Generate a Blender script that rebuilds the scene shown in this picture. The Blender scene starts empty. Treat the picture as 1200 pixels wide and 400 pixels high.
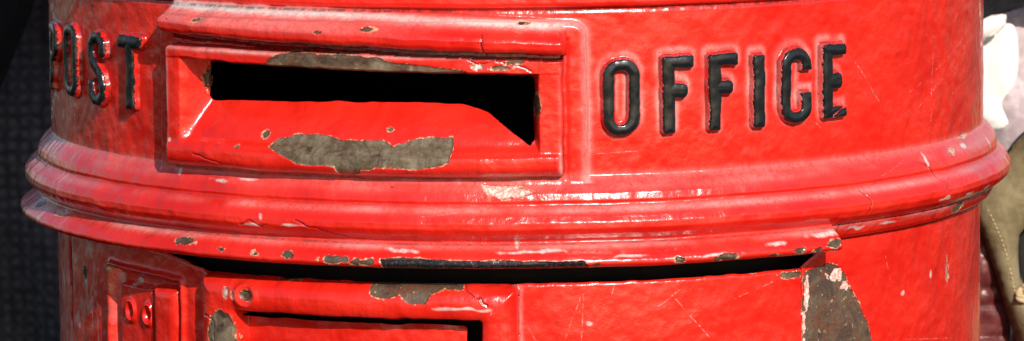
import bpy, math
import numpy as np

# ------------------------------------------------------------------ basics
MM = 0.001
R0 = 230.0                       # radius of the box body in mm
scene = bpy.context.scene
COL = scene.collection
rng = np.random.default_rng(7)

# camera in mm (box axis = world z, camera on the -y side, looking slightly down)
D, FPX, PHI, ROLL, CX, CY = 2300.0, 5423.0, 0.112, -0.0094, 606.0, 133.0
CAM = np.array([0.0, -D * math.cos(PHI), D * math.sin(PHI)])
FW = -CAM / D
RT0 = np.array([1.0, 0, 0]); UP0 = np.cross(RT0, FW)
RT = math.cos(ROLL) * RT0 + math.sin(ROLL) * UP0
UP = -math.sin(ROLL) * RT0 + math.cos(ROLL) * UP0


def px(x, y, r=R0):
    """survey of the photograph: pixel -> (arc length, height) on the box surface, in mm"""
    d = FW + RT * (x - CX) / FPX - UP * (y - CY) / FPX
    a = d[0]**2 + d[1]**2; b = CAM[0]*d[0] + CAM[1]*d[1]; c = CAM[0]**2 + CAM[1]**2 - r*r
    t = (-b - math.sqrt(max(b*b - a*c, 0))) / a
    P = CAM + d * t
    return R0 * math.atan2(P[0], -P[1]), P[2]


def pxp(x, y, depth):
    """pixel -> (x, z) on the upright plane y = depth, in mm"""
    d = FW + RT * (x - CX) / FPX - UP * (y - CY) / FPX
    P = CAM + d * (depth - CAM[1]) / d[1]
    return P[0], P[2]


# ------------------------------------------------------------------ numpy tools
def sstep(a, b, x):
    t = np.clip((x - a) / (b - a), 0, 1)
    return t * t * (3 - 2 * t)


def vnoise(S, Z, scale, seed):
    """smooth value noise, feature size = scale (mm), range about -1..1"""
    g = np.random.default_rng(seed)
    N = 256
    T = g.uniform(-1, 1, (N, N))
    u = S / scale + 1000.37; v = Z / scale + 1000.71
    iu = np.floor(u).astype(int); iv = np.floor(v).astype(int)
    fu = u - iu; fv = v - iv
    fu = fu**3 * (fu * (fu * 6 - 15) + 10); fv = fv**3 * (fv * (fv * 6 - 15) + 10)
    a = T[iu % N, iv % N]; b = T[(iu + 1) % N, iv % N]
    c = T[iu % N, (iv + 1) % N]; d = T[(iu + 1) % N, (iv + 1) % N]
    return (a * (1 - fu) + b * fu) * (1 - fv) + (c * (1 - fu) + d * fu) * fv


def fbm(S, Z, scale, seed, oct=3):
    o = 0; amp = 1; tot = 0
    for k in range(oct):
        o = o + amp * vnoise(S, Z, scale / 2**k, seed + k); tot += amp; amp *= 0.5
    return o / tot


def rbox(S, Z, s0, s1, z0, z1, r=0.0):
    qx = np.abs(S - (s0 + s1) / 2) - (s1 - s0) / 2 + r
    qz = np.abs(Z - (z0 + z1) / 2) - (z1 - z0) / 2 + r
    return np.hypot(np.maximum(qx, 0), np.maximum(qz, 0)) + np.minimum(np.maximum(qx, qz), 0) - r


def seg(S, Z, a, b):
    ax, az = a; bx, bz = b
    dx, dz = bx - ax, bz - az
    t = np.clip(((S - ax) * dx + (Z - az) * dz) / (dx * dx + dz * dz + 1e-9), 0, 1)
    return np.hypot(S - ax - t * dx, Z - az - t * dz)


def poly(S, Z, pts):
    d = np.full(S.shape, 1e9); inside = np.zeros(S.shape, bool)
    n = len(pts)
    for i in range(n):
        a = pts[i]; b = pts[(i + 1) % n]
        d = np.minimum(d, seg(S, Z, a, b))
        cond = (a[1] > Z) != (b[1] > Z)
        with np.errstate(divide='ignore', invalid='ignore'):
            xx = (b[0] - a[0]) * (Z - a[1]) / (b[1] - a[1] + 1e-12) + a[0]
        inside ^= cond & (S < xx)
    return np.where(inside, -d, d)


def qround(t, r):
    """quarter-round edge: 0 at t=0, 1 at t>=r"""
    u = np.clip(t / r, 0, 1)
    return np.sqrt(np.clip(1 - (1 - u)**2, 0, 1))


def smax(a, b, k):
    h = np.clip(0.5 + 0.5 * (a - b) / k, 0, 1)
    return b + (a - b) * h + k * h * (1 - h)


def smin(a, b, k):
    return -smax(-a, -b, k)


def curve(z, zs, hs, smooth=0.6):
    """profile through points, softened with a small box blur"""
    q = np.arange(min(zs) - 5, max(zs) + 5, 0.1)
    o = np.argsort(zs)
    p = np.interp(q, np.array(zs)[o], np.array(hs)[o])
    n = max(1, int(smooth / 0.1)); k = np.ones(n) / n
    for _ in range(2):
        p = np.convolve(np.pad(p, n, mode='edge'), k, 'same')[n:-n]
    return np.interp(z, q, p)


# ------------------------------------------------------------------ the surface grid
STEP = 0.4
s_fine = np.arange(-402, 384, STEP)
s_back = np.linspace(384, 2 * math.pi * R0 - 402, 60)[1:-1]
s = np.concatenate([s_fine, s_back])
z_fine = np.arange(94, -114, -STEP)
z = np.concatenate([np.linspace(520, 95, 48), z_fine, np.linspace(-115, -330, 40)])
NS, NZ = len(s), len(z)
Z, S = np.meshgrid(z, s, indexing='ij')
lump = fbm(S, Z, 14, 11, 3)
warpS = 0.5 * fbm(S, Z, 9, 31, 2); warpZ = 0.5 * fbm(S, Z, 9, 41, 2)
Sw, Zw = S + warpS, Z + warpZ                      # hand-cast, many times repainted edges
ZZ = Z + 0.35 * fbm(S, Z * 0.3, 22, 51, 2)

# ---- body, collar and canopy as rings
zp = [600, 78, 75.0, 74.0, 73.2, 72.4, 71.4, -2.5, -4.5, -7, -10, -13, -14.2, -15.2, -16.5, -19, -22, -25, -27.5, -29.2, -30.4, -31.4,
      -33, -35, -37, -39, -40.4, -41.4, -42.2, -42.8, -43.2, -43.6, -400]
hp = [2.6, 2.8, 2.9, 2.6, 2.2, -1.6, -1.2, 0, 2.2, 4.6, 6.6, 7.4, 7.1, 7.3, 9.2, 12.2, 13.8, 13.9, 12.4, 10.2, 8.2, 7.8,
      9.6, 12.4, 14.8, 16.2, 16.4, 15.9, 14.6, 12.2, 7, -1, -1]
zp.insert(7, 70.6); hp.insert(7, 0)
full = curve(ZZ, zp, hp, 0.5)
nk = zp.index(-25)
zt = zp[:nk + 1] + [-28, -30, -31.2, -31.9, -32.6, -35, -37.4, -38.8, -39.8, -400]
ht = hp[:nk + 1] + [12.4, 9.6, 7.6, 6.0, 6.4, 5.2, 4.0, 2.0, -1, -1]
thin = curve(ZZ, zt, ht, 0.35)
LIP0, LIP1 = -350.0, 149.0
wl = sstep(LIP1 + 0.9, LIP1 - 0.9, Sw) * sstep(LIP0 - 1, LIP0 + 1, Sw)
h = full * wl + thin * (1 - wl)

# ---- raised panel behind the aperture
panel_sd = rbox(Sw, Zw, -181, 31, -40, 67, 7)
pan = 3.4 * sstep(1.6, -2.2, panel_sd)
ring = rbox(Sw, Zw, -175, 24.5, -40, 60, 3)         # shallow sunk band beside the frame
pan = pan - 0.9 * np.exp(-((panel_sd + 9.5) / 1.4)**2)
h = np.where(Z > -12, smax(h, pan, 1.6), h)

# ---- aperture frame with sloping sill
fr_sd = rbox(Sw, Zw, -170.5, 20, -3.2, 53.5, 2.5)
face = 3.0 + 6.6 * qround(-fr_sd, 3.4)
bar = curve(ZZ, [-10, -3.2, -2.6, -1.5, 0.5, 2.5, 5.0, 7.2, 8.8, 10.0, 11.2, 12.4, 14, 16, 22, 29, 40, 60],
            [0, 0, 4.5, 8.2, 10.8, 12.0, 12.2, 11.4, 9.8, 7.6, 5.6, 4.8, 4.0, 2.6, -2.2, -8.6, -19, -40], 1.4)
top_z = np.interp(S, [-156, 8], [46.6, 43.0]); bot_z = np.interp(S, [-157, -140, -84, -30], [26.4, 28.0, 29.3, 29.5])
jl = np.interp(Sw, [-400, -163.5, -161.5, -159.5, -157.5, -155.5, -150], [11, 11, 9.8, 5.5, -1, -8, -24])
jr = np.interp(Sw, [-40, 7.2, 8.4, 9.5, 400], [-60, -60, 6, 9.6, 30])
jt = np.interp(Zw + 46.4 - top_z, [-400, 45.4, 46.8, 47.8, 400], [-60, -60, 6, 9.6, 30])
# opening = where the sill, left jamb, right jamb and head all allow it
open_sd = rbox(Sw, Zw, -160, 8.0, 7, 47.0, 2)
open_sd = rbox(Sw, Zw + 46.4 - top_z, -163, 8.0, 7, 47.0, 2)
outer = 3.0 + 8.6 * qround(-fr_sd, 3.6)
inner = smax(bar, np.maximum(jl, -24), 8.0)
w_up = sstep(2, 10, Zw)
fc_h = np.minimum(outer, 9.6 + 2.0 * (1 - w_up))
scoop = smin(np.maximum(inner, -11), fc_h, 2.6)
scoop = smax(scoop, smin(np.minimum(np.maximum(jr, -11), 9.6), outer, 1.5), 1.0)
scoop = smax(scoop, smin(np.minimum(np.maximum(jt, -11), 9.6), outer, 1.5), 1.0)
frm = np.where(Zw > 7, scoop, smin(bar, outer, 1.2))
frm = frm * sstep(6, 9, Zw) + smin(bar, outer, 1.2) * (1 - sstep(6, 9, Zw))
in_frame = fr_sd < 0
h = np.where(in_frame, np.where(open_sd < 0, frm, np.maximum(h, frm)), h)
hole_sd = rbox(Sw, 29.3 + (Zw - bot_z) * 17.1 / (top_z - bot_z), -156.0, 7.4, 29.3, 46.4, 2.6)
# right jamb's slanting shadow, cut out of the sill as a black hole
hole_sd = smin(hole_sd, poly(S, Z, [(-33, 31), (-22, 28.6), (-13, 25.5), (5.6, 11.8), (7.6, 14), (7.6, 40), (-33, 40)]) + 0.25 * vnoise(S, Z, 5, 15), 1.5)

# ---- rain hood over the aperture
zb = np.interp(S, [-180, -166, -75, 22], [58.6, 58.2, 55.8, 51.9])
zt_ = np.interp(S, [-180, -75, 22], [72.6, 71.2, 66.0])
v = (Zw - zb) / (zt_ - zb)
vp = np.array([-1, -0.02, 0.0, 0.05, 0.12, 0.22, 0.42, 0.52, 0.66, 0.82, 0.95, 1.05, 1.2, 3])
hpz = np.array([-20, -20, 4, 11, 13.6, 14.6, 15.0, 14.2, 10.8, 6.6, 4.0, 2.6, -2, -20])
hood = np.interp(v, vp, hpz)
endq = np.minimum(qround(Sw + 173.5, 5.5), qround(22.5 - Sw, 4.5))
hood = np.where((Sw > -173.5) & (Sw < 22.5), hood * endq - 4 * (1 - endq), -20)
hood_mask = (hood > 2.2) & (v > -0.015) & (v < 1.05)
under = (Zw < zb) & (Zw > zb - 2.4) & (Sw > -171) & (Sw < 20)
h = np.where(under, np.minimum(h, -1.0), h)
h = np.where(v > -0.015, smax(h, hood, 1.2), h)

# ---- the slot-like gap under the canopy, then the door
gap_low = np.interp(S, [-400, -205, -176, -156, 137, 149, 150], [-43.2, -43.3, -46.5, -51.2, -51.2, -44.0, -42.8]) + 0.35 * vnoise(S, Z * 0, 6, 71)
in_gap = (Z < -43.0) & (Z > gap_low) & (S > -287) & (S < 149)
door_edge = np.where((S > -287) & (S < 149), gap_low - Z, 50)
h = np.where(in_gap, -1, h)
dsel = (Z < -43.0) & (~in_gap)
h = np.where(dsel, h - 1.0 * (1 - qround(door_edge, 1.6)), h)
h = h + np.where(dsel, 1.6 * sstep(137.9, 137.2, Sw) * sstep(-160, -155, Sw), 0)
# joints at either side of the door
h = h - np.where(dsel, 2.2 * np.exp(-((Sw - 137.6) / 0.45)**2), 0)
h = h - np.where(dsel, 0.8 * sstep(4.4, 3.2, np.abs(Sw + 284.6)), 0)
h = h - np.where(dsel & (Sw > -402) & (Sw < -286.5), 0.8, 0)

# notice frame on the door
nf_sd = rbox(Sw, Zw, -155, 0, -190, -51.4, 3)
nf = -1 + 8.6 * qround(-nf_sd, 8.5)
nfi_sd = rbox(Sw, Zw, -134, -16.5, -176, -67.2, 1.6)
plate = -4.0 + 0.3 * lump
nin = sstep(0.7, -0.7, nfi_sd)
nfh = np.where(nf_sd < 0, (nf - 3.4 * (1 - qround(nfi_sd + 0.0, 6.5)) * (nfi_sd > 0)) * (1 - nin) + plate * nin, -50)
fil = -1 + 2.0 * np.exp(-np.maximum(nf_sd, 0) / 1.6) * sstep(6, 0, nf_sd)
door_zone = dsel & (S > -283) & (S < 137)
h = np.where(door_zone & (nf_sd < 0), np.where(nin > 0.5, nfh, np.maximum(nfh, h * 0 - 1)), h)
h = np.where(door_zone & (nf_sd >= 0) & (nf_sd < 6), np.maximum(h, fil - 1.0 * (1 - qround(door_edge, 1.6))), h)
# lock recess with its cover plate and a raised pull bar
lk_sd = rbox(Sw, Zw + 0.03 * (Sw + 200), -230, -171.5, -150, -56.5, 1.5)
lk = -1 - 5.5 * sstep(0.0, -3.5, lk_sd)
h = np.where(door_zone & (lk_sd < 0), lk, h)
h = h + np.where(door_zone, 1.8 * np.exp(-((lk_sd - 0.3) / 1.6)**2), 0)
lb_sd = rbox(Sw, Zw, -191.5, -174, -150, -62.0, 1.5)
h = np.where(door_zone & (lb_sd < 0.5), np.maximum(h, -4.5 + 6.0 * qround(0.5 - lb_sd, 5.5)), h)
lp_sd = rbox(Sw, Zw, -222, -193, -150, -62.5, 2)
h = np.where(door_zone & (lp_sd < 0), np.maximum(h, -6.5 + 4.9 * sstep(0, -1.8, lp_sd)), h)
keys = [px(153, 364, 229), px(173, 369, 229)]
key_sd = np.full(S.shape, 99.0)
for (a, b) in keys:
    d = np.hypot(S - a, (Z - b) * 0.75)
    key_sd = np.minimum(key_sd, d - 4.6)
    h = np.where(door_zone, h + 1.5 * np.exp(-((d - 3.4) / 0.9)**2) - 2.2 * sstep(2.4, 1.2, d), h)

bs, bz = px(291, 346, 235); bd = np.hypot(S - bs, Z - bz)
h = h + 1.1 * np.exp(-((bd - 5.2) / 1.6)**2) - 0.8 * sstep(2.6, 1.8, bd)

# ---- letters
LT = {}
def letter_sd(ch, u, w):
    t = 2.65
    b = lambda x0, x1, z0, z1, r=1.0: rbox(u, w, x0, x1, z0, z1, r)
    if ch == 'O':
        return np.abs(rbox(u, w, -5.9, 5.9, -14.6, 14.6, 5.2)) - t
    if ch == 'I':
        return b(-3.1, 3.1, -17.2, 17.2, 0.9)
    if ch == 'F':
        o = np.minimum(b(-7.2, -1.2, -17.4, 17.4), b(-7.2, 7.4, 11.8, 17.4, 1.3))
        o = np.minimum(o, b(-7, 4.6, -1.4, 5.2, 2.6))
        return o
    if ch == 'E':
        o = np.minimum(b(-7.2, -1.2, -17.4, 17.4), b(-7.2, 7.4, 11.8, 17.4, 1.3))
        o = np.minimum(o, b(-7, 4.6, -4.0, 3.6, 3.2))
        return np.minimum(o, np.maximum(b(-7.2, 7.4, -17.4, -11.8, 1.3), -(np.abs((w + 14.5) - (u - 2.0) * 0.55) - 0.45)))
    if ch == 'T':
        return np.minimum(b(-9.2, 9.2, 11.4, 17.4, 1.2), b(-3.2, 3.0, -17.4, 15))
    if ch == 'P':
        ring = np.abs(rbox(u, w, -4.4, 5.0, 0.6, 14.6, 4.2)) - t
        return np.minimum(b(-7.2, -1.6, -17.4, 17.4), ring)
    if ch == 'C':
        ring = np.abs(rbox(u, w, -5.6, 5.6, -14.6, 14.6, 5.2)) - t
        cut = rbox(u, w, 0.5, 14, -3.2, 6.6, 0.3)
        return np.maximum(ring, -cut)
    if ch == 'S':
        P = [(6.0, 8.0), (5.4, 12.2), (2.4, 14.6), (-2.4, 14.4), (-5.4, 11.6), (-5.6, 7.4), (-3.4, 3.4), (0, 0.2), (3.6, -3.4),
             (5.6, -7.6), (5.2, -11.8), (2.2, -14.6), (-2.4, -14.4), (-5.4, -11.8), (-6.0, -7.6)]
        o = 1e9
        for a, c in zip(P, P[1:]):
            o = np.minimum(o, seg(u, w, a, c))
        return o - t
LETTERS = [('P', -292.5, 37.2, 0.95), ('O', -263.0, 38.0, 1.0), ('S', -232.0, 37.0, 1.0), ('T', -202.0, 37.5, 0.98),
           ('O', 46.4, 32.3, 1.0), ('F', 72.4, 32.6, 1.0), ('F', 94.4, 32.8, 1.0), ('I', 112.4, 32.3, 0.97), ('C', 132.4, 33.4, 1.0), ('E', 154.6, 34.2, 0.98)]
ink = np.full(S.shape, 9.0)
letter_id = np.full(S.shape, -1)
for i, (ch, sc, zc, k) in enumerate(LETTERS):
    m = (np.abs(S - sc) < 16) & (np.abs(Z - zc) < 25)
    u = (Sw[m] - sc) / k; w = (Zw[m] - zc) / k
    sd = letter_sd(ch, u, w) * k + 0.16 * vnoise(S[m], Z[m], 2.6, 300 + i)
    ink[m] = np.minimum(ink[m], sd)
    hh = 3.6 * sstep(0.7, -0.5, sd) + 0.35 * sstep(-0.4, -2.4, sd)
    h[m] += hh
    lid = letter_id[m]; lid[sd < 0.9] = i; letter_id[m] = lid

# ---- worn places: signed distance to the edge of each flaked area
chip = np.full(S.shape, 6.0)
rust = np.zeros(S.shape)
def near(pts, pad=7):
    p = np.array(pts)
    return (S > p[:, 0].min() - pad) & (S < p[:, 0].max() + pad) & (Z > p[:, 1].min() - pad) & (Z < p[:, 1].max() + pad)
def flake(pix, r, rusty, rough=0.8):
    pts = [px(x, y, r) for x, y in pix]
    m = near(pts)
    sd = poly(S[m], Z[m], pts) + rough * fbm(S[m], Z[m], 4.5, 500, 3)
    c = chip[m]; rr = rust[m]
    rr = np.where(sd < c, rusty, rr); chip[m] = np.minimum(c, sd); rust[m] = rr
def spot(x, y, rx, ry, r=R0, rusty=0.3, rough=0.5):
    a, b = px(x, y, r)
    k = 0.40
    m = near([(a, b)], 9)
    c_ = max(0.3, math.cos(a / R0))
    sd = (np.hypot((S[m] - a) / (rx * k / c_), (Z[m] - b) / (ry * k)) - 1) * min(rx, ry) * k + rough * fbm(S[m], Z[m], 2.2, 510, 3)
    c = chip[m]; rr = rust[m]
    rr = np.where(sd < (0.1 if rusty < 0 else c), np.where((sd < c) | (rusty < 0), rusty, rr), rr); chip[m] = np.minimum(c, sd); rust[m] = rr
flake([(314, 172), (322, 164), (340, 160), (372, 161), (398, 166), (420, 166), (445, 166), (458, 172), (470, 170), (480, 166), (505, 163), (528, 164), (530, 178),
       (526, 190), (508, 196), (488, 199), (470, 197), (450, 196), (425, 199), (420, 205), (398, 205), (394, 194), (372, 194), (350, 192), (334, 182)], 239, 0.25)
flake([(300, 80), (312, 72), (322, 64), (345, 61), (370, 63), (405, 64), (440, 68), (470, 74), (510, 80), (545, 84), (560, 92), (480, 92), (400, 88), (330, 84)], 239, 0.55)
flake([(446, 304), (470, 302), (520, 305), (580, 306), (640, 307), (684, 306), (690, 314), (660, 326), (600, 328), (520, 327), (470, 325), (450, 318)], 245, 0.0, 0.5)
for (x, y, rx, ry) in [(338, 299, 5, 5), (392, 304, 13, 5), (428, 307, 11, 5), (213, 283, 9, 4), (38, 240, 4, 4), (63, 251, 5, 3), (797, 305, 6, 4),
                       (850, 302, 11, 6), (906, 300, 5, 3), (935, 294, 6, 4), (957, 293, 4, 3), (978, 286, 8, 5), (700, 311, 4, 2), (300, 297, 3, 2), (260, 293, 3, 2)]:
    spot(x, y, rx, ry * 0.8, 245, 0.12, 1.0)
flake([(432, 330), (460, 328), (500, 330), (542, 334), (544, 340), (520, 338), (505, 346), (498, 356), (478, 354), (468, 345), (450, 350), (434, 344)], 235, 0.7, 0.7)
flake([(322, 323), (350, 325), (352, 328), (325, 327)], 232, 0.6, 0.4)
flake([(254, 368), (264, 361), (274, 368), (279, 385), (280, 405), (255, 405), (250, 392)], 233, 0.35, 0.6)
spot(292, 346, 7, 6, 235, 0.6, 0.3)
spot(268, 343, 3, 6, 235, -1, 0.4); spot(277, 346, 3, 5, 235, -1, 0.4)
flake([(941, 326), (944, 318), (955, 313), (970, 309), (982, 311), (990, 322), (996, 338), (1004, 350), (1012, 368), (1020, 388), (1024, 412), (941, 412)], 229, 0.8, 0.9)
spot(980, 322, 9, 8, 229, -0.5, 2.2); spot(990, 336, 4, 5, 229, -0.5, 2.2); spot(942, 388, 1.5, 16, 229, -0.5, 1.4)
spot(1115, 243, 7, 6, 232, 0.35)
spot(224, 88, 3.0, 14, 239, -0.6, 0.7); spot(220, 93, 1.2, 9, 239, 0.1, 0.3)
flake([(566, 220), (590, 218), (612, 220), (625, 226), (610, 231), (590, 233), (572, 229)], 236, -1, 0.9)
spot(308, 158, 4, 4, 236, 0.3, 0.2); spot(455, 153, 3, 2, 234, 0.5, 0.2); spot(279, 172, 2.4, 2, 238, 0.2, 0.4)
spot(228, 24, 4, 2, 244, 0.3, 0.3); spot(372, 38, 4, 2, 244, 0.5, 0.3); spot(345, 53, 4, 2, 244, 0.0, 0.3); spot(408, 57, 5, 2, 244, 0.0, 0.3)
spot(428, 35, 6, 2, 244, 0.5, 0.3); spot(630, 125, 3, 12, 239, 0.5, 0.4); spot(612, 28, 5, 1.5, 236, 0.0, 0.2)
spot(605, 73, 8, 2, 239, 0.6, 0.6); spot(585, 80, 9, 2, 239, 0.5, 0.6); spot(560, 79, 6, 3, 239, -1, 0.6)
spot(100, 320, 3, 9, 229, 0.0, 0.3); spot(127, 312, 3, 4, 229, -1, 0.5); spot(160, 330, 4, 5, 226, -1, 0.4)
spot(925, 322, 12, 4, 229, 0.5, 0.8); spot(880, 318, 5, 2, 229, 0.5, 0.5); spot(946, 345, 3, 20, 229, -0.5, 0.6)
for y in range(8, 140, 9):
    spot(64 + 2.5 * math.sin(y * 1.3), y, 2.8, 5, R0, -1, 1.0)
STREAKS = []
for y in range(4, 62, 6): spot(1148 + 1.2 * math.sin(y), y, 0.9, 3.5, R0, -1, 0.5)
for (x, y, rx, ry) in [(1150, 160, 6, 2), (1142, 172, 5, 2), (1168, 168, 2, 4), (1173, 187, 2, 7), (1128, 178, 4, 3), (1100, 233, 10, 1.5), (1130, 226, 9, 1.5),
                       (1150, 220, 7, 1.5), (1050, 262, 12, 1.3), (1010, 268, 10, 1.5), (1095, 190, 2, 6), (40, 212, 4, 3), (52, 165, 3, 2), (56, 186, 3, 2), (48, 198, 2, 3),
                       (1112, 320, 2, 8), (1093, 322, 2, 3), (1060, 345, 3, 2), (250, 212, 8, 1.5), (280, 211, 10, 1.3), (300, 262, 8, 1), (310, 255, 2, 3), (345, 264, 12, 1),
                       (606, 283, 1.5, 5), (690, 380, 3, 2), (200, 200, 2, 3), (198, 165, 2, 2), (545, 360, 22, 1.4), (620, 295, 25, 1.2), (665, 301, 22, 1.2),
                       (470, 293, 14, 1.3), (735, 299, 15, 1.2), (830, 297, 12, 1.2), (905, 285, 9, 1.3), (960, 274, 14, 2.0)]:
    STREAKS.append((x, y, rx, ry))
spot(1150, 160, 7, 2, 240, -1, 1.0); spot(1128, 178, 4, 3, 240, -1, 0.9); spot(62, 251, 6, 3, 245, -1, 0.5); spot(606, 283, 1.2, 4, 240, -1, 0.3); spot(1112, 320, 1.2, 8, R0, -1, 0.6)
h = h - 0.45 * sstep(0.35, -0.35, chip)

# ---- fine scratches
scr = np.full(S.shape, 6.0)
SCR = [((1066, 108), (1133, 36)), ((1093, 62), (1089, 142)), ((1115, 110), (1144, 78)), ((1142, 55), (1150, 42)), ((1072, 130), (1100, 96)), ((660, 400), (682, 345)), ((684, 345), (680, 400)),
       ((790, 350), (830, 395)), ((770, 360), (795, 340)), ((1062, 398), (1118, 396)), ((1080, 255), (1085, 262)), ((1116, 262), (1110, 278)), ((620, 384), (628, 400)), ((575, 370), (585, 345)),
       ((940, 130), (962, 150)), ((1000, 70), (1030, 120)), ((720, 330), (716, 348)), ((860, 350), (905, 330)), ((1040, 300), (1046, 330)), ((470, 95), (455, 99)), ((1020, 205), (1045, 190)),
       ((390, 110), (425, 103)), ((300, 270), (365, 268)), ((500, 250), (540, 246)), ((700, 180), (760, 176))]
for a, b in SCR:
    pa, pb = px(*a), px(*b)
    m = near([pa, pb], 4)
    scr[m] = np.minimum(scr[m], seg(S[m] + 0.5 * vnoise(S[m], Z[m], 8, 77), Z[m], pa, pb))

# cracks in the thick paint
crk = np.full(S.shape, 6.0)
CRK = [[(288, 262), (300, 258), (312, 264), (320, 262)], [(352, 257), (366, 263), (385, 268), (412, 277)], [(541, 333), (548, 343), (560, 349), (571, 361)],
       [(548, 69), (560, 76), (575, 72), (600, 74), (622, 84)], [(1080, 188), (1092, 196), (1098, 214), (1096, 222)], [(985, 262), (987, 276), (984, 290)],
       [(1005, 224), (1012, 233), (1008, 250)], [(940, 310), (946, 322)], [(232, 180), (250, 186), (262, 192)], [(565, 40), (566, 55), (570, 66)], [(236, 366), (248, 378), (250, 400)]]
for line in CRK:
    pp = [px(x, y, 238) for x, y in line]
    m = near(pp, 5)
    for a, b in zip(pp, pp[1:]):
        crk[m] = np.minimum(crk[m], seg(S[m] + 0.7 * vnoise(S[m], Z[m], 3, 78), Z[m] + 0.7 * vnoise(S[m], Z[m], 3, 79), a, b))
h = h - 0.5 * sstep(0.6, 0.0, crk)

# ---- chalky dust and flecks, with pale highlights painted on ridges and edges
scuff_glint = np.zeros(S.shape)
scuff_glint += 1.5 * np.exp(-((v - 0.93) / 0.12)**2) * sstep(-178, -165, S) * sstep(30, 10, S) * np.interp(S, [-170, -110, -40, 30], [1.0, 0.8, 0.5, 0.6])
scuff_glint += 0.35 * np.exp(-((v - 0.62) / 0.22)**2) * sstep(-178, -165, S) * sstep(-20, -110, S)
cn = 0.55 + 0.9 * fbm(S * 0.4, Z, 12, 171, 3)
scuff_glint += cn * (0.5 * np.exp(-((Z + 33) / 1.5)**2) + 0.5 * np.exp(-((Z + 16.8) / 1.5)**2) + 0.25 * np.exp(-((Z + 7) / 2.5)**2)) + 0.2 * np.exp(-((Z + 3) / 2.0)**2)  # collar ridge highlights painted pale, along with chalk
scuff_glint += 0.5 * np.exp(-(panel_sd / 2.2)**2) * (Z > -6) * (Z < 68) * sstep(-60, 0, S)  # pale highlight painted along the panel edge
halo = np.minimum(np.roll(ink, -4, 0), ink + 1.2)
scuff_glint += 0.5 * np.exp(-((halo - 1.0) / 1.5)**2) * (S > 0) * (Z < 80) * (Z > 5) * (0.6 + 0.8 * fbm(S, Z, 9, 160, 2))  # pale glow painted round the OFFICE letters
scuff_glint += cn * 0.6 * np.exp(-((fr_sd + 1.4) / 1.0)**2) + cn * 0.5 * np.exp(-((nf_sd - 0.8) / 1.0)**2) * (S > -3) * door_zone  # highlights painted on the frame edges and the notice frame fillet
scuff_glint += 0.9 * np.exp(-((S + 226.0) / 1.6)**2) * (Z < -60) * (lk_sd < 1)  # lit edge of the lock recess painted pale
for (x, y, rx, ry) in STREAKS:
    a, b = px(x, y, 240 if 150 < y < 300 else R0)
    m = near([(a, b)], 16)
    e = np.hypot((S[m] - a) / (rx * 0.55), (Z[m] - b + 0.8 * vnoise(S[m], Z[m], 5, 88)) / (ry * 0.55)) + 0.5 * fbm(S[m], Z[m], 3, 89, 2)
    scuff_glint[m] += 1.0 * sstep(1.2, 0.5, e)
scuff_glint += 0.55 * sstep(-215, -260, S) * sstep(0.28, 0.45, fbm(S * 1.0, Z * 0.35, 3.2, 181, 3)) * (Z < -44)
scuff_glint += 0.9 * sstep(-230, -300, S) * sstep(0.30, 0.45, fbm(S, Z * 0.4, 3.2, 185, 3)) * (Z > -44)
scuff_glint = np.clip(scuff_glint, 0, 2)

# ---- dirt in joints, painted hood shadow, and a painted pink sheen with fading
grime_shade = 0.75 * np.exp(-((Z + 32.2) / 0.5)**2) + 0.6 * np.exp(-((Z + 14.9) / 0.35)**2) + 0.9 * np.exp(-((Z - 71.8) / 0.8)**2)
grime_shade += 0.7 * np.exp(-((fr_sd - 0.2) / 0.5)**2) + 0.5 * np.exp(-((panel_sd - 0.4) / 0.4)**2) * (Z > -4) * (Z < 68)
grime_shade += 0.9 * np.exp(-((ink - 0.6) / 0.4)**2) + 0.8 * np.exp(-((Zw - zb + 1.2) / 1.3)**2) * (S > -172) * (S < 21)  # dirt round letters; second term paints the shadow line under the hood
grime_shade += 0.8 * np.exp(-((Sw - 137.6) / 0.5)**2) * dsel + 0.5 * np.exp(-((nf_sd - 0.2) / 0.6)**2) * door_zone + 0.7 * np.exp(-(lk_sd / 0.6)**2) * door_zone
grime_shade = np.clip(grime_shade, 0, 1)
fade_sheen = np.clip(np.exp(-((S - 60) / 95)**2) * (0.55 + 0.9 * fbm(S, Z, 34, 141, 3)), 0, 1) + 0.35 * np.clip(fbm(S, Z, 40, 151, 3), 0, 1)  # pink gloss of the sunlit front painted in, plus random fading
fade_sheen = np.clip(fade_sheen, 0, 1)

# ---- thick brushed paint: lumps, runs and sags
amp = np.where(Z < -44, 0.26, 0.36)
h = h + amp * lump + 0.15 * fbm(S, Z * 0.8, 5.0, 61, 2) + 0.12 * fbm(S, Z * 0.25, 5.0, 91, 2) * sstep(-100, -250, S)

# ------------------------------------------------------------------ vertices, normals, faces
def snap(S_, Z_, sd, tol):
    gz, gs = np.zeros_like(sd), np.zeros_like(sd)
    gz[1:-1] = (sd[:-2] - sd[2:]) / (Z[:-2] - Z[2:]); gs[:, 1:-1] = (sd[:, 2:] - sd[:, :-2]) / (S[:, 2:] - S[:, :-2])
    g2 = np.maximum(gz * gz + gs * gs, 0.3)
    m = (np.abs(sd) < tol) & (S < 380) & (S > -398)
    return S_ - np.where(m, sd * gs / g2, 0), Z_ - np.where(m, sd * gz / g2, 0)
nshade_sd = np.maximum(nfi_sd + 0.4, -(rbox(Sw, Zw, -140, -24.5, -190, -71.2, 1.0) - 0.6))  # shadows of the top and right bars, cut as black gaps
SP, ZP = snap(S, Z, hole_sd, 0.26)
SP, ZP = snap(SP, ZP, np.where((S > -286) & (S < 136) & (Z < -46), Z - gap_low - 0.1, 9), 0.26)
SP, ZP = snap(SP, ZP, np.where(door_zone, nshade_sd, 9), 0.26)
TH = SP / R0
RR = R0 + h
VX = RR * np.sin(TH); VY = -RR * np.cos(TH)
V = np.stack([VX, VY, ZP], -1) * MM
dS = np.roll(V, -1, 1) - np.roll(V, 1, 1)
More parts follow.
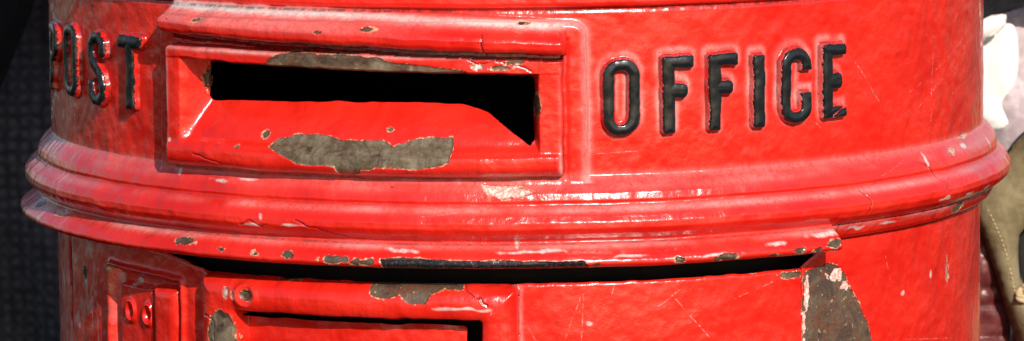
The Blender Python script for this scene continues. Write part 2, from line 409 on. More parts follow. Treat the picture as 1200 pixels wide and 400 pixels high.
dZ = np.empty_like(V); dZ[1:-1] = V[:-2] - V[2:]; dZ[0] = V[0] - V[1]; dZ[-1] = V[-2] - V[-1]
Nn = np.cross(dS, dZ)
Nn /= np.linalg.norm(Nn, axis=-1, keepdims=True) + 1e-12
I, J = np.meshgrid(np.arange(NZ - 1), np.arange(NS), indexing='ij')
J2 = (J + 1) % NS
quad = np.stack([I * NS + J, (I + 1) * NS + J, (I + 1) * NS + J2, I * NS + J2], -1).reshape(-1, 4)

fI = I.ravel(); fJ = J.ravel()
def fc(a):
    return a[fI, fJ]
fS, fZ = fc(S), fc(Z)
part = np.full(len(quad), 0)                      # 0 lower body
part[fZ > -2.6] = 1                               # upper body
part[fZ > 73.0] = 2                               # cap rim
part[(fZ <= -2.6) & (fZ > -31.4)] = 3             # collar
part[(fZ <= -31.4) & (fZ > -43.2) & (fc(Sw) < LIP1) & (fc(Sw) > LIP0)] = 4       # door canopy lip
part[(fZ <= -31.4) & (fZ > -40.0) & ((fc(Sw) >= LIP1))] = 5                       # narrow bead
part[(fc(panel_sd) < 0.4) & (fZ > -2.6) & (fZ < 72)] = 6                          # panel
part[fc(in_frame)] = 7                            # aperture frame
part[fc(hood_mask)] = 8                           # rain hood
dz = (fZ < fc(gap_low)) & (fS > -283.6) & (fS < 137.6) & (fZ < -43.0)
part[dz] = 9                                      # door
part[dz & (fc(nf_sd) < 0) & ~((fc(nfi_sd) < 0))] = 10                             # notice frame
part[dz & (fc(nfi_sd) < 0)] = 11                  # notice plate
part[dz & (fc(lk_sd) < 0)] = 12                   # lock cover
part[dz & (fc(lb_sd) < 0.5)] = 13                 # pull bar
ks = fc(key_sd) < 0
part[dz & ks & (fS < (keys[0][0] + keys[1][0]) / 2)] = 14
part[dz & ks & (fS >= (keys[0][0] + keys[1][0]) / 2)] = 15
for i in range(len(LETTERS)):
    part[fc(letter_id) == i] = 20 + i
gapo = (fS > -287) & (fS < 149) & (fZ < -43.0) & (fZ - STEP / 2 > fc(gap_low) + 0.1) & (fZ < -43.8)
cen = lambda a: (a[fI, fJ] + a[fI + 1, fJ] + a[fI, (fJ + 1) % NS] + a[fI + 1, (fJ + 1) % NS]) / 4
nshade = fc(door_zone) & (cen(nshade_sd) < 0)
joint = (np.abs(cen(Sw) + 284.6) < 3.2) & (fZ < -45)
keep = ~((cen(hole_sd) < 0) | joint | gapo | nshade)

# ------------------------------------------------------------------ materials
def new_mat(name):
    m = bpy.data.materials.new(name); m.use_nodes = True
    nt = m.node_tree
    for n in list(nt.nodes): nt.nodes.remove(n)
    return m, nt
class NT:
    def __init__(s, nt): s.t = nt; s.k = 0
    def n(s, typ, **kw):
        o = s.t.nodes.new(typ)
        for a, b in kw.items(): setattr(o, a, b)
        return o
    def link(s, a, b): s.t.links.new(a, b)
    def val(s, sock, x):
        if hasattr(x, 'links'): s.link(x, sock)
        else: sock.default_value = x
    def math(s, op, a, b=None, c=None, clamp=False):
        o = s.n('ShaderNodeMath', operation=op, use_clamp=clamp); s.val(o.inputs[0], a)
        if b is not None: s.val(o.inputs[1], b)
        if c is not None: s.val(o.inputs[2], c)
        return o.outputs[0]
    def mix(s, f, a, b):
        o = s.n('ShaderNodeMix', data_type='RGBA'); s.val(o.inputs[0], f)
        for k, x in ((6, a), (7, b)):
            if hasattr(x, 'links'): s.link(x, o.inputs[k])
            else: o.inputs[k].default_value = (*x, 1)
        return o.outputs[2]
    def fmix(s, f, a, b):
        o = s.n('ShaderNodeMix', data_type='FLOAT'); s.val(o.inputs[0], f); s.val(o.inputs[2], a); s.val(o.inputs[3], b); return o.outputs[0]
    def step(s, x, a, b):
        o = s.n('ShaderNodeMapRange', interpolation_type='SMOOTHSTEP'); s.val(o.inputs[0], x); s.val(o.inputs[1], a); s.val(o.inputs[2], b)
        return o.outputs[0]
    def attr(s, name):
        return s.n('ShaderNodeAttribute', attribute_name=name).outputs['Fac']
    def noise(s, vec, scale, detail=3, rough=0.55, dist=0.0):
        o = s.n('ShaderNodeTexNoise'); s.link(vec, o.inputs['Vector']); o.inputs['Scale'].default_value = scale
        o.inputs['Detail'].default_value = detail; o.inputs['Roughness'].default_value = rough; o.inputs['Distortion'].default_value = dist
        return o.outputs['Fac']

def paint_material():
    m, nt = new_mat('flaking_red_paint'); q = NT(nt)
    co = q.n('ShaderNodeTexCoord').outputs['Object']
    n_big = q.noise(co, 28, 3); n_mid = q.noise(co, 130, 4); n_fine = q.noise(co, 700, 4, 0.6); n_edge = q.noise(co, 520, 3, 0.6)
    stretch = q.n('ShaderNodeMapping'); q.link(co, stretch.inputs[0]); stretch.inputs['Scale'].default_value = (1, 1, 0.22)
    n_run = q.noise(stretch.outputs[0], 260, 3, 0.6)
    # red
    red = q.mix(q.step(n_big, 0.3, 0.7), (0.63, 0.010, 0.005), (0.74, 0.021, 0.010))
    red = q.mix(q.math('MULTIPLY', q.step(n_mid, 0.58, 0.80), 0.30), red, (0.38, 0.006, 0.010))
    red = q.mix(q.math('MULTIPLY', q.step(n_run, 0.62, 0.80), 0.15), red, (0.45, 0.006, 0.012))
    # dust and painted highlights
    sc = q.math('MULTIPLY', q.attr('scuff_glint'), q.step(q.math('ADD', n_fine, q.math('MULTIPLY', n_run, 0.8)), 0.25, 1.15))
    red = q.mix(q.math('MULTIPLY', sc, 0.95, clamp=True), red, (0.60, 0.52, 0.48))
    fd = q.math('MULTIPLY', q.attr('fade_sheen'), q.step(n_big, 0.25, 0.75))
    red = q.mix(q.math('MULTIPLY', fd, 0.08, clamp=True), red, (0.72, 0.115, 0.095))
    gr = q.math('MULTIPLY', q.attr('grime_shade'), q.step(q.math('ADD', n_fine, n_run), 0.75, 1.15))
    red = q.mix(q.math('MULTIPLY', gr, 0.9, clamp=True), red, (0.060, 0.012, 0.012))
    # scattered pin-prick flakes
    vo = q.n('ShaderNodeTexVoronoi', feature='F1'); q.link(co, vo.inputs['Vector']); vo.inputs['Scale'].default_value = 85
    pin = q.math('LESS_THAN', q.math('ADD', vo.outputs['Distance'], q.math('MULTIPLY', n_edge, 0.12)), 0.13)
    pin = q.math('MULTIPLY', pin, q.math('GREATER_THAN', n_mid, 0.56))
    red = q.mix(q.math('MULTIPLY', pin, 0.8), red, (0.16, 0.03, 0.03))
    # scratches
    s1 = q.math('MULTIPLY', q.step(q.attr('scratch'), 0.36, 0.08), q.math('MULTIPLY', q.step(n_fine, 0.40, 0.62), q.step(n_mid, 0.35, 0.6)))
    red = q.mix(q.math('MULTIPLY', s1, 0.6), red, (0.80, 0.42, 0.36))
    red = q.mix(q.math('MULTIPLY', q.step(q.attr('crack'), 0.45, 0.12), 0.85), red, (0.10, 0.012, 0.012))
    # black lettering
    ink = q.math('ADD', q.attr('ink'), q.math('MULTIPLY', q.math('SUBTRACT', n_edge, 0.5), 1.1))
    inkm = q.step(ink, 0.05, -0.2)
    worn = q.math('MULTIPLY', q.step(n_mid, 0.60, 0.72), q.step(n_fine, 0.5, 0.62))
    black = q.mix(q.math('MULTIPLY', worn, 0.15), (0.008, 0.011, 0.013), (0.13, 0.13, 0.14))
    col = q.mix(inkm, red, black)
    # flaked areas
    chip = q.math('ADD', q.attr('chip'), q.math('MULTIPLY', q.math('SUBTRACT', n_edge, 0.5), 1.6))
    metal = q.step(chip, 0.08, -0.08)
    rim_w = q.math('MULTIPLY', q.step(q.math('ADD', n_mid, q.math('MULTIPLY', q.math('SUBTRACT', n_edge, 0.5), 1.2)), 0.38, 0.78), 0.9)
    rim = q.math('MULTIPLY', q.step(q.math('SUBTRACT', chip, rim_w), 0.12, -0.12), 0.9)
    col = q.mix(rim, col, q.mix(q.step(n_fine, 0.4, 0.6), (0.62, 0.40, 0.24), (0.36, 0.11, 0.06)))
    ru = q.attr('rust')
    n_blot = q.noise(co, 75, 5, 0.65, 0.6)
    iron = q.mix(q.step(q.math('ADD', n_run, q.math('MULTIPLY', n_fine, 0.5)), 0.5, 1.0), (0.130, 0.084, 0.046), (0.27, 0.215, 0.145))
    brown = q.mix(q.step(n_mid, 0.35, 0.62), (0.135, 0.050, 0.024), (0.110, 0.072, 0.045))
    brown = q.mix(q.step(n_fine, 0.45, 0.75), brown, (0.045, 0.035, 0.028))
    brown = q.mix(q.math('MULTIPLY', q.step(n_blot, 0.48, 0.64), 0.85), brown, (0.045, 0.026, 0.020))
    lichen = q.mix(q.math('MULTIPLY', q.step(n_edge, 0.62, 0.72), q.step(ru, 0.3, 0.7)), brown, (0.42, 0.30, 0.16))
    rsel = q.step(q.math('ADD', ru, q.math('MULTIPLY', q.math('SUBTRACT', n_blot, 0.5), 1.7)), 0.22, 0.60)
    met = q.mix(rsel, iron, lichen)
    dark = q.mix(q.step(n_fine, 0.5, 0.7), (0.020, 0.018, 0.020), (0.09, 0.08, 0.075))
    met = q.mix(q.step(ru, 0.20, 0.02), met, dark)
    pale = q.mix(q.step(n_fine, 0.35, 0.6), (0.82, 0.66, 0.58), (0.70, 0.25, 0.20))
    met = q.mix(q.step(ru, -0.2, -0.5), met, pale)
    met = q.mix(q.math('MULTIPLY', q.step(chip, -1.1, -0.2), q.math('MULTIPLY', q.step(n_blot, 0.42, 0.6), 0.7)), met, (0.14, 0.055, 0.030))
    col = q.mix(metal, col, met)
    b = q.n('ShaderNodeBsdfPrincipled'); out = q.n('ShaderNodeOutputMaterial')
    q.link(col, b.inputs['Base Color']); q.link(b.outputs[0], out.inputs[0])
    rgh = q.math('ADD', 0.05, q.math('ADD', q.math('MULTIPLY', n_mid, 0.16), q.math('MULTIPLY', n_big, 0.16)))
    rgh = q.fmix(q.math('MULTIPLY', sc, 0.8, clamp=True), rgh, 0.75)
    rgh = q.fmix(inkm, rgh, 0.24)
    rgh = q.fmix(metal, rgh, q.math('ADD', q.math('MULTIPLY', n_blot, 0.5), q.math('MULTIPLY', ru, 0.35, clamp=True)))
    q.link(q.fmix(q.math('MAXIMUM', metal, inkm), 0.25, rgh), b.inputs['Roughness'])
    q.link(q.math('MULTIPLY', q.math('SUBTRACT', 1.0, metal), q.fmix(q.math('MULTIPLY', sc, 0.8, clamp=True), 0.42, 0.05)), b.inputs['Coat Weight'])
    q.link(q.math('MULTIPLY', rgh, 0.6), b.inputs['Coat Roughness'])
    q.link(q.fmix(inkm, 0.5, 0.35), b.inputs['Specular IOR Level'])
    q.link(q.math('MULTIPLY', q.math('MULTIPLY', metal, q.math('MULTIPLY', q.step(ru, -0.3, 0.0), q.step(ru, 0.8, 0.1))), 0.4), b.inputs['Metallic'])
    n_lump = q.noise(co, 58, 2, 0.5, 0.4)
    hsum = q.math('ADD', q.math('ADD', q.math('MULTIPLY', q.math('MULTIPLY', n_mid, q.step(n_big, 0.2, 0.8)), 1.2), q.math('MULTIPLY', n_lump, 1.6)), q.math('MULTIPLY', n_fine, 0.13))
    hsum = q.math('ADD', hsum, q.math('MULTIPLY', n_run, 0.35))
    hsum = q.math('SUBTRACT', hsum, q.math('MULTIPLY', metal, 0.9))
    bp = q.n('ShaderNodeBump'); bp.inputs['Strength'].default_value = 0.75; bp.inputs['Distance'].default_value = 0.0011
    q.link(q.fmix(inkm, hsum, q.math('MULTIPLY', hsum, 0.45)), bp.inputs['Height']); q.link(bp.outputs[0], b.inputs['Normal'])
    return m

def cloth_material(name, c0, c1, scale=120, rough=0.85, bump=0.4, weave=0.0, c2=None):
    m, nt = new_mat(name); q = NT(nt)
    co = q.n('ShaderNodeTexCoord').outputs['Object']
    a = q.noise(co, scale, 4); bgn = q.noise(co, scale * 0.12, 2)
    col = q.mix(q.step(a, 0.35, 0.68), c0, c1)
    if c2: col = q.mix(q.step(bgn, 0.5, 0.68), col, c2)
    hgt = a
    if weave:
        w1 = q.n('ShaderNodeTexWave', bands_direction='X'); w2 = q.n('ShaderNodeTexWave', bands_direction='Z')
        for w in (w1, w2):
            q.link(co, w.inputs['Vector']); w.inputs['Scale'].default_value = weave; w.inputs['Distortion'].default_value = 1.2
            w.inputs['Detail'].default_value = 2; w.inputs['Detail Scale'].default_value = 3
        wv = q.math('MULTIPLY', w1.outputs['Fac'], w2.outputs['Fac'])
        col = q.mix(q.math('MULTIPLY', q.math('MULTIPLY', wv, bgn), 0.8), col, tuple(min(1, 2.6 * x) for x in c1)); hgt = q.math('ADD', a, q.math('MULTIPLY', wv, 0.3))
    b = q.n('ShaderNodeBsdfPrincipled'); out = q.n('ShaderNodeOutputMaterial')
    q.link(col, b.inputs['Base Color']); b.inputs['Roughness'].default_value = rough
    b.inputs['Specular IOR Level'].default_value = 0.3
    bp = q.n('ShaderNodeBump'); bp.inputs['Strength'].default_value = bump; bp.inputs['Distance'].default_value = 0.001
    q.link(hgt, bp.inputs['Height']); q.link(bp.outputs[0], b.inputs['Normal']); q.link(b.outputs[0], out.inputs[0])
    return m

PAINT = paint_material()
BLACK = cloth_material('hollow_shade_black', (0.006, 0.004, 0.004), (0.013, 0.008, 0.007), 60, 0.55)  # near-black colour standing in for shade in the hollows

# ------------------------------------------------------------------ objects
def empty(name, loc, label, cat, group=None):
    o = bpy.data.objects.new(name, None); COL.objects.link(o); o.location = loc
    o['label'] = label; o['category'] = cat
    if group: o['group'] = group
    return o

def raw_mesh(name, verts, quads, mat, parent=None, normals=None, attrs=None):
    me = bpy.data.meshes.new(name)
    me.vertices.add(len(verts)); me.vertices.foreach_set('co', np.ascontiguousarray(verts, dtype=np.float32).ravel())
    k = quads.shape[1]
    me.loops.add(quads.size); me.loops.foreach_set('vertex_index', quads.astype(np.int32).ravel())
    me.polygons.add(len(quads)); me.polygons.foreach_set('loop_start', np.arange(0, quads.size, k, dtype=np.int32))
    me.polygons.foreach_set('use_smooth', np.ones(len(quads), dtype=bool))
    me.update(calc_edges=True)
    for an, av in (attrs or {}).items():
        a = me.attributes.new(an, 'FLOAT', 'POINT'); a.data.foreach_set('value', av.astype(np.float32))
    if normals is not None:
        me.normals_split_custom_set_from_vertices(normals.astype(np.float32))
    me.materials.append(mat)
    o = bpy.data.objects.new(name, me); COL.objects.link(o); o.parent = parent
    return o

box = empty('post_box', (0, 0, 0), 'red cast-iron pillar post box with raised black POST OFFICE lettering and chipped paint', 'post box')
Vf = V.reshape(-1, 3); Nf = Nn.reshape(-1, 3)
AT = {'grime_shade': grime_shade.ravel(), 'fade_sheen': fade_sheen.ravel(), 'chip': chip.ravel(), 'rust': rust.ravel(), 'ink': ink.ravel(), 'scuff_glint': scuff_glint.ravel(), 'scratch': scr.ravel(), 'crack': crk.ravel()}
def cut(pid, name, parent, label=None):
    f = quad[(part == pid) & keep]
    ids, inv = np.unique(f.ravel(), return_inverse=True)
    o = raw_mesh(name, Vf[ids], inv.reshape(-1, 4), PAINT, parent, Nf[ids], {k: a[ids] for k, a in AT.items()})
    if label: o['label'] = label
    return o
cut(0, 'lower_body', box); cut(1, 'upper_body', box); cut(2, 'cap_rim', box); cut(3, 'collar', box)
cut(4, 'door_canopy', box, 'red drip lip worn to bare dark iron along its lower edge'); cut(5, 'bead', box)
cut(6, 'backing_panel', box); fr = cut(7, 'aperture_frame', box, 'frame of the letter slot, red with bare iron on sill and head'); cut(8, 'rain_hood', box, 'red rain hood with chalky grey wear along its top')
door = cut(9, 'door', box)
nfr = cut(10, 'notice_frame', door, 'raised red notice frame with flaked greenish brown patch')
cut(11, 'notice_plate', door); cut(12, 'lock_cover', door); cut(13, 'pull_bar', door); cut(14, 'keyhole', door); cut(15, 'keyhole', door)
words = ['POST'] * 4 + ['OFFICE'] * 6
for i, (ch, *_) in enumerate(LETTERS):
    cut(20 + i, 'letter', box, f'raised black letter {ch} of the word {words[i]}')

# added black liner inside the box, closed so no light reaches the slot
n = 96
ang = np.linspace(0, 2 * math.pi, n, endpoint=False)
def ringv(r, zz): return np.stack([r * np.sin(ang), -r * np.cos(ang), np.full(n, zz)], -1) * MM
def tube(rings):
    vs = np.concatenate([ringv(r, zz) for r, zz in rings]); q = []
    for k in range(len(rings) - 1):
        for i in range(n):
            q.append((k * n + i, k * n + (i + 1) % n, (k + 1) * n + (i + 1) % n, (k + 1) * n + i))
    return vs, np.array(q)
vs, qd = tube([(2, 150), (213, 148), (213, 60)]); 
raw_mesh('light_stop', vs, qd, BLACK, box)  # added unseen lid that keeps light out of the hollow
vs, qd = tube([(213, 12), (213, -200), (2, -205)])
raw_mesh('dark_liner', vs, qd, BLACK, box)
vs, qd = tube([(232.6, 520), (236, 524), (236, 540), (228, 552), (180, 580), (90, 600), (1, 604)])
raw_mesh('cap', vs, qd[:, ::-1], PAINT, box, None, {'chip': np.full(len(vs), 6.), 'ink': np.full(len(vs), 9.), 'fade_sheen': np.zeros(len(vs)), 'scratch': np.full(len(vs), 6.), 'crack': np.full(len(vs), 6.)})

# ------------------------------------------------------------------ cloth behind
def sheet(name, outline, depth, mat, relief, parent=None, step=4.0, thick=2.0):
    """a piece of cloth: outline given as (x, z) mm on the plane y = depth; relief(x, z) pushes it towards the viewer"""
    import bmesh
    P = np.array(outline)
    # round the outline
    for _ in range(3):
        P = np.concatenate([0.75 * P + 0.25 * np.roll(P, -1, 0), 0.25 * P + 0.75 * np.roll(P, -1, 0)], 1).reshape(-1, 2)
    bm = bmesh.new()
    x0, z0 = P.min(0); x1, z1 = P.max(0)
    xs = np.arange(x0 - step, x1 + 2 * step, step); zs = np.arange(z0 - step, z1 + 2 * step, step)
    X, Q = np.meshgrid(xs, zs)
    sd = poly(X, Q, [tuple(p) for p in P])
    # snap the vertices near the outline onto it
    e = 0.5
    gx = (poly(X + e, Q, P) - poly(X - e, Q, P)) / (2 * e); gz = (poly(X, Q + e, P) - poly(X, Q - e, P)) / (2 * e)
    near_ = (sd > 0) & (sd < step * 1.5)
    X = np.where(near_, X - gx * sd, X); Q = np.where(near_, Q - gz * sd, Q)
    ok = sd < step * 1.5
    Y = depth - relief(X, Q, np.maximum(-poly(X, Q, P), 0))
    vid = {}
    for i in range(X.shape[0]):
        for j in range(X.shape[1]):
            if ok[i, j]: vid[i, j] = bm.verts.new((X[i, j] * MM, Y[i, j] * MM, Q[i, j] * MM))
    for i in range(X.shape[0] - 1):
        for j in range(X.shape[1] - 1):
            c = [(i, j), (i, j + 1), (i + 1, j + 1), (i + 1, j)]
            if all(k in vid for k in c) and min(sd[k] for k in c) < 0:
                f = bm.faces.new([vid[k] for k in c]); f.smooth = True
    bmesh.ops.delete(bm, geom=[v_ for v_ in bm.verts if not v_.link_faces], context='VERTS')
    me = bpy.data.meshes.new(name); bm.to_mesh(me); bm.free(); me.materials.append(mat)
    o = bpy.data.objects.new(name, me); COL.objects.link(o); o.parent = parent
    so = o.modifiers.new('cloth_thickness', 'SOLIDIFY'); so.thickness = thick * MM; so.offset = 1
    return o
def P_(pix, depth): return [pxp(x, y, depth) for x, y in pix]
def tag(o, label, cat): o['label'] = label; o['category'] = cat

# left: dark hanging cloth
D1 = 620.0
def r_left(x, z_, e): return 16 * np.sin(x / 21.0 + 0.02 * z_) + 5 * np.sin(x / 7.3 + z_ / 60.0) + 4 * vnoise(x, z_, 30, 5)
dark = sheet('curtain', P_([(-420, -260), (260, -260), (260, 700), (-420, 700)], D1),
             D1, cloth_material('dark_woven_cloth', (0.027, 0.026, 0.030), (0.060, 0.058, 0.066), 170, 0.9, 0.5, weave=42), r_left, None, 6, 2)
tag(dark, 'dark charcoal woven cloth hanging in folds behind the left side of the post box', 'cloth')
D1b = 560.0
strip = sheet('fold_shadow', P_([(-40, -80), (52, -80), (44, 0), (18, 60), (-6, 120), (-40, 150)], D1b), D1b,
              cloth_material('fold_shadow_black', (0.003, 0.003, 0.004), (0.007, 0.007, 0.008), 200), lambda x, z_, e: 5 * sstep(0, 12, e), None, 3, 2)  # shadow of a fold, put in as a black strip
tag(strip, 'fold shadow at top left, set as a black slanting strip before the dark woven cloth', 'cloth')

# right: pale garment with sun and shade put in its colours, black cloth, olive bag, maroon wrap
D2 = 330.0
def r_g(x, z_, e): return 9 * np.sin((x + 0.45 * z_) / 13.0) + 5 * vnoise(x, z_, 22, 9) + 6 * sstep(0, 10, e)
coat = empty('garment', (0.29, D2 * MM, 0.0), 'pale garment, its shade coloured mauve grey and its sunlit part cream, behind the right side of the box', 'garment')
def local(o, par):
    o.parent = par; o.matrix_parent_inverse = par.matrix_world.inverted()
    o.matrix_parent_inverse.translation = -par.location
M_shaded = cloth_material('pale_cloth_shaded', (0.40, 0.31, 0.32), (0.58, 0.47, 0.47), 160, 0.9, 0.4)  # shaded part of the pale cloth, shade put in its colour
M_sunlit = cloth_material('pale_cloth_sunlit', (0.74, 0.69, 0.63), (0.80, 0.76, 0.71), 160, 0.9, 0.3)  # sunlit part of the same cloth, light put in its colour
local(sheet('shaded_part', P_([(1090, 20), (1155, 22), (1180, 14), (1215, 4), (1330, -10), (1330, 320), (1090, 320)], D2), D2, M_shaded, r_g, None, 4, 2), coat)
local(sheet('sunlit_part', P_([(1110, 70), (1150, 52), (1166, 38), (1180, 27), (1191, 32), (1194, 60), (1191, 95), (1180, 110), (1172, 118), (1176, 135), (1182, 143), (1170, 152), (1110, 150)], D2 - 30), D2 - 30,
            M_sunlit, lambda x, z_, e: 5 * sstep(0, 10, e) + 4 * np.sin((x * 0.8 - z_ * 0.5) / 9.0), None, 2.5, 2), coat)
local(sheet('collar', P_([(1110, 34), (1150, 24), (1166, 18), (1179, 16), (1179, 26), (1170, 36), (1156, 44), (1110, 60)], D2 - 40), D2 - 40,
            M_sunlit, lambda x, z_, e: 6 * sstep(0, 8, e), None, 2.5, 2), coat)  # upper sunlit patch of the same pale cloth
D3 = 300.0
hat = sheet('scarf', P_([(1090, -60), (1330, -60), (1330, -8), (1230, 2), (1196, 8), (1176, 15), (1156, 24), (1090, 50)], D3), D3,
            cloth_material('black_cloth', (0.004, 0.004, 0.005), (0.010, 0.010, 0.011), 200), lambda x, z_, e: 10 * sstep(0, 30, e), None, 4, 2)
tag(hat, 'black cloth above the cream sunlit patch at the upper right edge', 'cloth')

# olive canvas bag
D4 = 170.0
bag = empty('canvas_bag', (0.285, D4 * MM, -0.08), 'olive brown canvas bag flap with tan stitching, right of the post box', 'bag')
M_ol = cloth_material('olive_canvas', (0.165, 0.125, 0.060), (0.215, 0.165, 0.085), 260, 0.75, 0.5, c2=(0.27, 0.21, 0.12))
M_tan = cloth_material('tan_thread', (0.42, 0.30, 0.16), (0.55, 0.42, 0.25), 400, 0.8)
M_dk = cloth_material('leather_edge', (0.10, 0.045, 0.02), (0.16, 0.075, 0.035), 300, 0.6)
def r_bag(x, z_, e): return 14 * qround(e, 26) + 5 * np.sin((x * 0.8 + z_ * 0.5) / 11.0) + 2 * vnoise(x, z_, 12, 8)
BO = [(1290, 100), (1215, 150), (1200, 160), (1184, 182), (1168, 208), (1150, 232), (1146, 246), (1156, 276), (1168, 310), (1178, 345), (1188, 378), (1204, 420), (1230, 470), (1330, 480), (1330, 360), (1230, 350),
      (1204, 344), (1191, 332), (1186, 300), (1192, 264), (1215, 255), (1250, 240), (1330, 240), (1330, 110)]
local(sheet('flap', P_(BO, D4), D4, M_ol, r_bag, None, 2.0, 2.4), bag)
edge_px = [(1147, 250), (1156, 277), (1168, 311), (1178, 346), (1188, 379), (1204, 421)]
def rope(name, pts, r, mat, par, closed_ends=True):
    cu = bpy.data.curves.new(name, 'CURVE'); cu.dimensions = '3D'; cu.bevel_depth = r * MM; cu.bevel_resolution = 3; cu.use_fill_caps = True
    sp = cu.splines.new('POLY'); sp.points.add(len(pts) - 1)
    for p, c in zip(sp.points, pts): p.co = (c[0] * MM, c[1] * MM, c[2] * MM, 1)
    tmp = bpy.data.objects.new(name, cu); COL.objects.link(tmp)
    dg = bpy.context.evaluated_depsgraph_get(); me = bpy.data.meshes.new_from_object(tmp.evaluated_get(dg))
    bpy.data.objects.remove(tmp); me.materials.append(mat)
    for p in me.polygons: p.use_smooth = True
    o = bpy.data.objects.new(name, me); COL.objects.link(o); local(o, par); return o
ep = []
for (a, b), (c, d) in zip(edge_px, edge_px[1:]):
    for t in np.linspace(0, 1, 8, endpoint=False):
        x, z_ = pxp(a + (c - a) * t, b + (d - b) * t, D4 - 2); ep.append((x, D4 - 2, z_))
rope('piping', ep, 0.9, M_dk, bag)
# stitching: one part made of short raised threads
import bmesh
bm = bmesh.new()
st = [(1155, 242), (1162, 257), (1170, 276), (1177, 298), (1182, 320), (1187, 345), (1196, 372), (1206, 395)]
cum = []
for (a, b), (c, d) in zip(st, st[1:]):
    nst = max(2, int(math.hypot(c - a, d - b) / 5))
    for k in range(nst):
        cum.append((a + (c - a) * k / nst, b + (d - b) * k / nst, a + (c - a) * (k + 0.62) / nst, b + (d - b) * (k + 0.62) / nst))
Pb = np.array(P_(BO, D4))
for (a, b, c, d) in cum:
    p0 = np.array(pxp(a, b, D4)); p1 = np.array(pxp(c, d, D4)); dirv = p1 - p0; L = np.hypot(*dirv); dirv /= L; nv = np.array([-dirv[1], dirv[0]])
    mid = (p0 + p1) / 2
    e = max(0, -float(poly(np.array([mid[0]]), np.array([mid[1]]), [tuple(p) for p in Pb])[0]))
    dep = D4 - float(r_bag(np.array([mid[0]]), np.array([mid[1]]), np.array([e]))[0]) - 2.2
    ringsv = []
    for t, rr in ((0, 0.18), (0.25, 0.52), (0.75, 0.52), (1, 0.18)):
        cpt = p0 + dirv * L * t
        ringsv.append([bm.verts.new(((cpt[0] + nv[0] * rr * math.cos(g)) * MM, (dep - rr * 1.2 * math.sin(g)) * MM, (cpt[1] + nv[1] * rr * math.cos(g)) * MM)) for g in np.linspace(0, 2 * math.pi, 8, endpoint=False)])
    for r1, r2 in zip(ringsv, ringsv[1:]):
        for k in range(8): bm.faces.new((r1[k], r1[(k + 1) % 8], r2[(k + 1) % 8], r2[k]))
me = bpy.data.meshes.new('stitching'); bm.to_mesh(me); bm.free(); me.materials.append(M_tan)
o = bpy.data.objects.new('stitching', me); COL.objects.link(o); local(o, bag)
# tan loop knotted at the opening of the bag
kn = []
cxk, czk = pxp(1200, 343, D4)
for t in np.linspace(0, 2 * math.pi * 1.7, 60):
    kn.append((cxk + 4.6 * math.cos(t) + 1.0 * math.sin(3 * t), D4 - 16 - 1.6 * math.sin(2 * t), czk + 3.4 * math.sin(t) + 0.3 * t))
rope('cord_knot', kn, 1.5, M_tan, bag)
# black sheet standing for the shade inside the bag
local(sheet('hollow_shade', P_([(1188, 250), (1330, 230), (1330, 370), (1188, 360)], D4 + 14), D4 + 14, BLACK, lambda x, z_, e: 0 * x, None, 4, 1.5), bag)

D5 = 178.0
mar = sheet('wrapped_bundle', P_([(1090, 215), (1150, 218), (1176, 230), (1181, 300), (1181, 460), (1090, 460)], D5), D5,
            cloth_material('maroon_plastic', (0.10, 0.020, 0.020), (0.17, 0.045, 0.042), 110, 0.32, 0.9),
            lambda x, z_, e: 9 * qround(e, 20) + 2.6 * vnoise(x * 0.5, z_, 4.5, 2) + 2 * vnoise(x, z_, 7, 4), None, 2.0, 1.5)
tag(mar, 'crinkled dark maroon wrapping beneath the olive bag flap', 'bundle')
redc = sheet('red_cloth', P_([(1184, 352), (1330, 352), (1330, 480), (1184, 480)], D5 + 20), D5 + 20,
             cloth_material('red_cloth', (0.20, 0.015, 0.015), (0.30, 0.03, 0.03), 150, 0.8, 0.4), lambda x, z_, e: 8 * np.sin(x / 6.0) + 4 * qround(e, 8), None, 3, 1.5)
tag(redc, 'small bit of bright red cloth at the lower right corner under the bag', 'cloth')
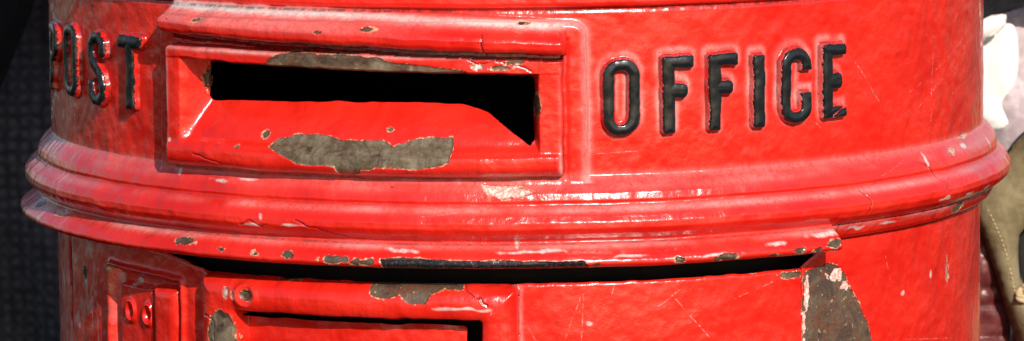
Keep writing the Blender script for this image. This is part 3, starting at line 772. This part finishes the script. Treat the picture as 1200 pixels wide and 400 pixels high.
wal = sheet('shade_backdrop', P_([(1060, -160), (1600, -160), (1600, 800), (1060, 800)], 900.0), 900.0,
            cloth_material('deep_shade_cloth', (0.008, 0.007, 0.008), (0.016, 0.014, 0.016), 40), lambda x, z_, e: 20 * np.sin(x / 40.0), None, 12, 3)  # near-black colour paints the deep shade behind the garment and bag
tag(wal, 'black sheet coloured as deep shade behind the garment and bag on the right', 'cloth')

# ------------------------------------------------------------------ light
AZ, EL = math.radians(21), math.radians(30)         # towards the sun, from the camera axis to the right
to_sun = np.array([math.sin(AZ) * math.cos(EL), -math.cos(AZ) * math.cos(EL), math.sin(EL)])
from mathutils import Vector, Matrix
ld = bpy.data.lights.new('sun', 'SUN'); ld.energy = 5.0; ld.angle = math.radians(0.53); ld.color = (1.0, 0.955, 0.89)
lo = bpy.data.objects.new('sun', ld); COL.objects.link(lo)
lo.rotation_euler = Vector(to_sun).to_track_quat('Z', 'Y').to_euler()
w = bpy.data.worlds.new('World'); scene.world = w; w.use_nodes = True
nt = w.node_tree; bg = nt.nodes['Background']
sk = nt.nodes.new('ShaderNodeTexSky'); sk.sky_type = 'NISHITA'; sk.sun_disc = False
sk.sun_elevation = EL; sk.sun_rotation = math.atan2(to_sun[0], to_sun[1])
nt.links.new(sk.outputs[0], bg.inputs[0]); bg.inputs[1].default_value = 0.105

# ------------------------------------------------------------------ camera
cd = bpy.data.cameras.new('camera'); co = bpy.data.objects.new('camera', cd); COL.objects.link(co)
cd.sensor_width = 36; cd.lens = 36 * FPX / 1200.0
cd.shift_x = (600 - CX) / 1200.0; cd.shift_y = -(200 - CY) / 1200.0
M = Matrix(((RT[0], UP[0], -FW[0], CAM[0] * MM), (RT[1], UP[1], -FW[1], CAM[1] * MM), (RT[2], UP[2], -FW[2], CAM[2] * MM), (0, 0, 0, 1)))
co.matrix_world = M
cd.clip_start = 0.05; cd.clip_end = 100
cd.dof.use_dof = True; cd.dof.focus_distance = 2.13; cd.dof.aperture_fstop = 26
scene.camera = co
scene.view_settings.view_transform = 'Standard'; scene.view_settings.look = 'None'; scene.view_settings.exposure = 0
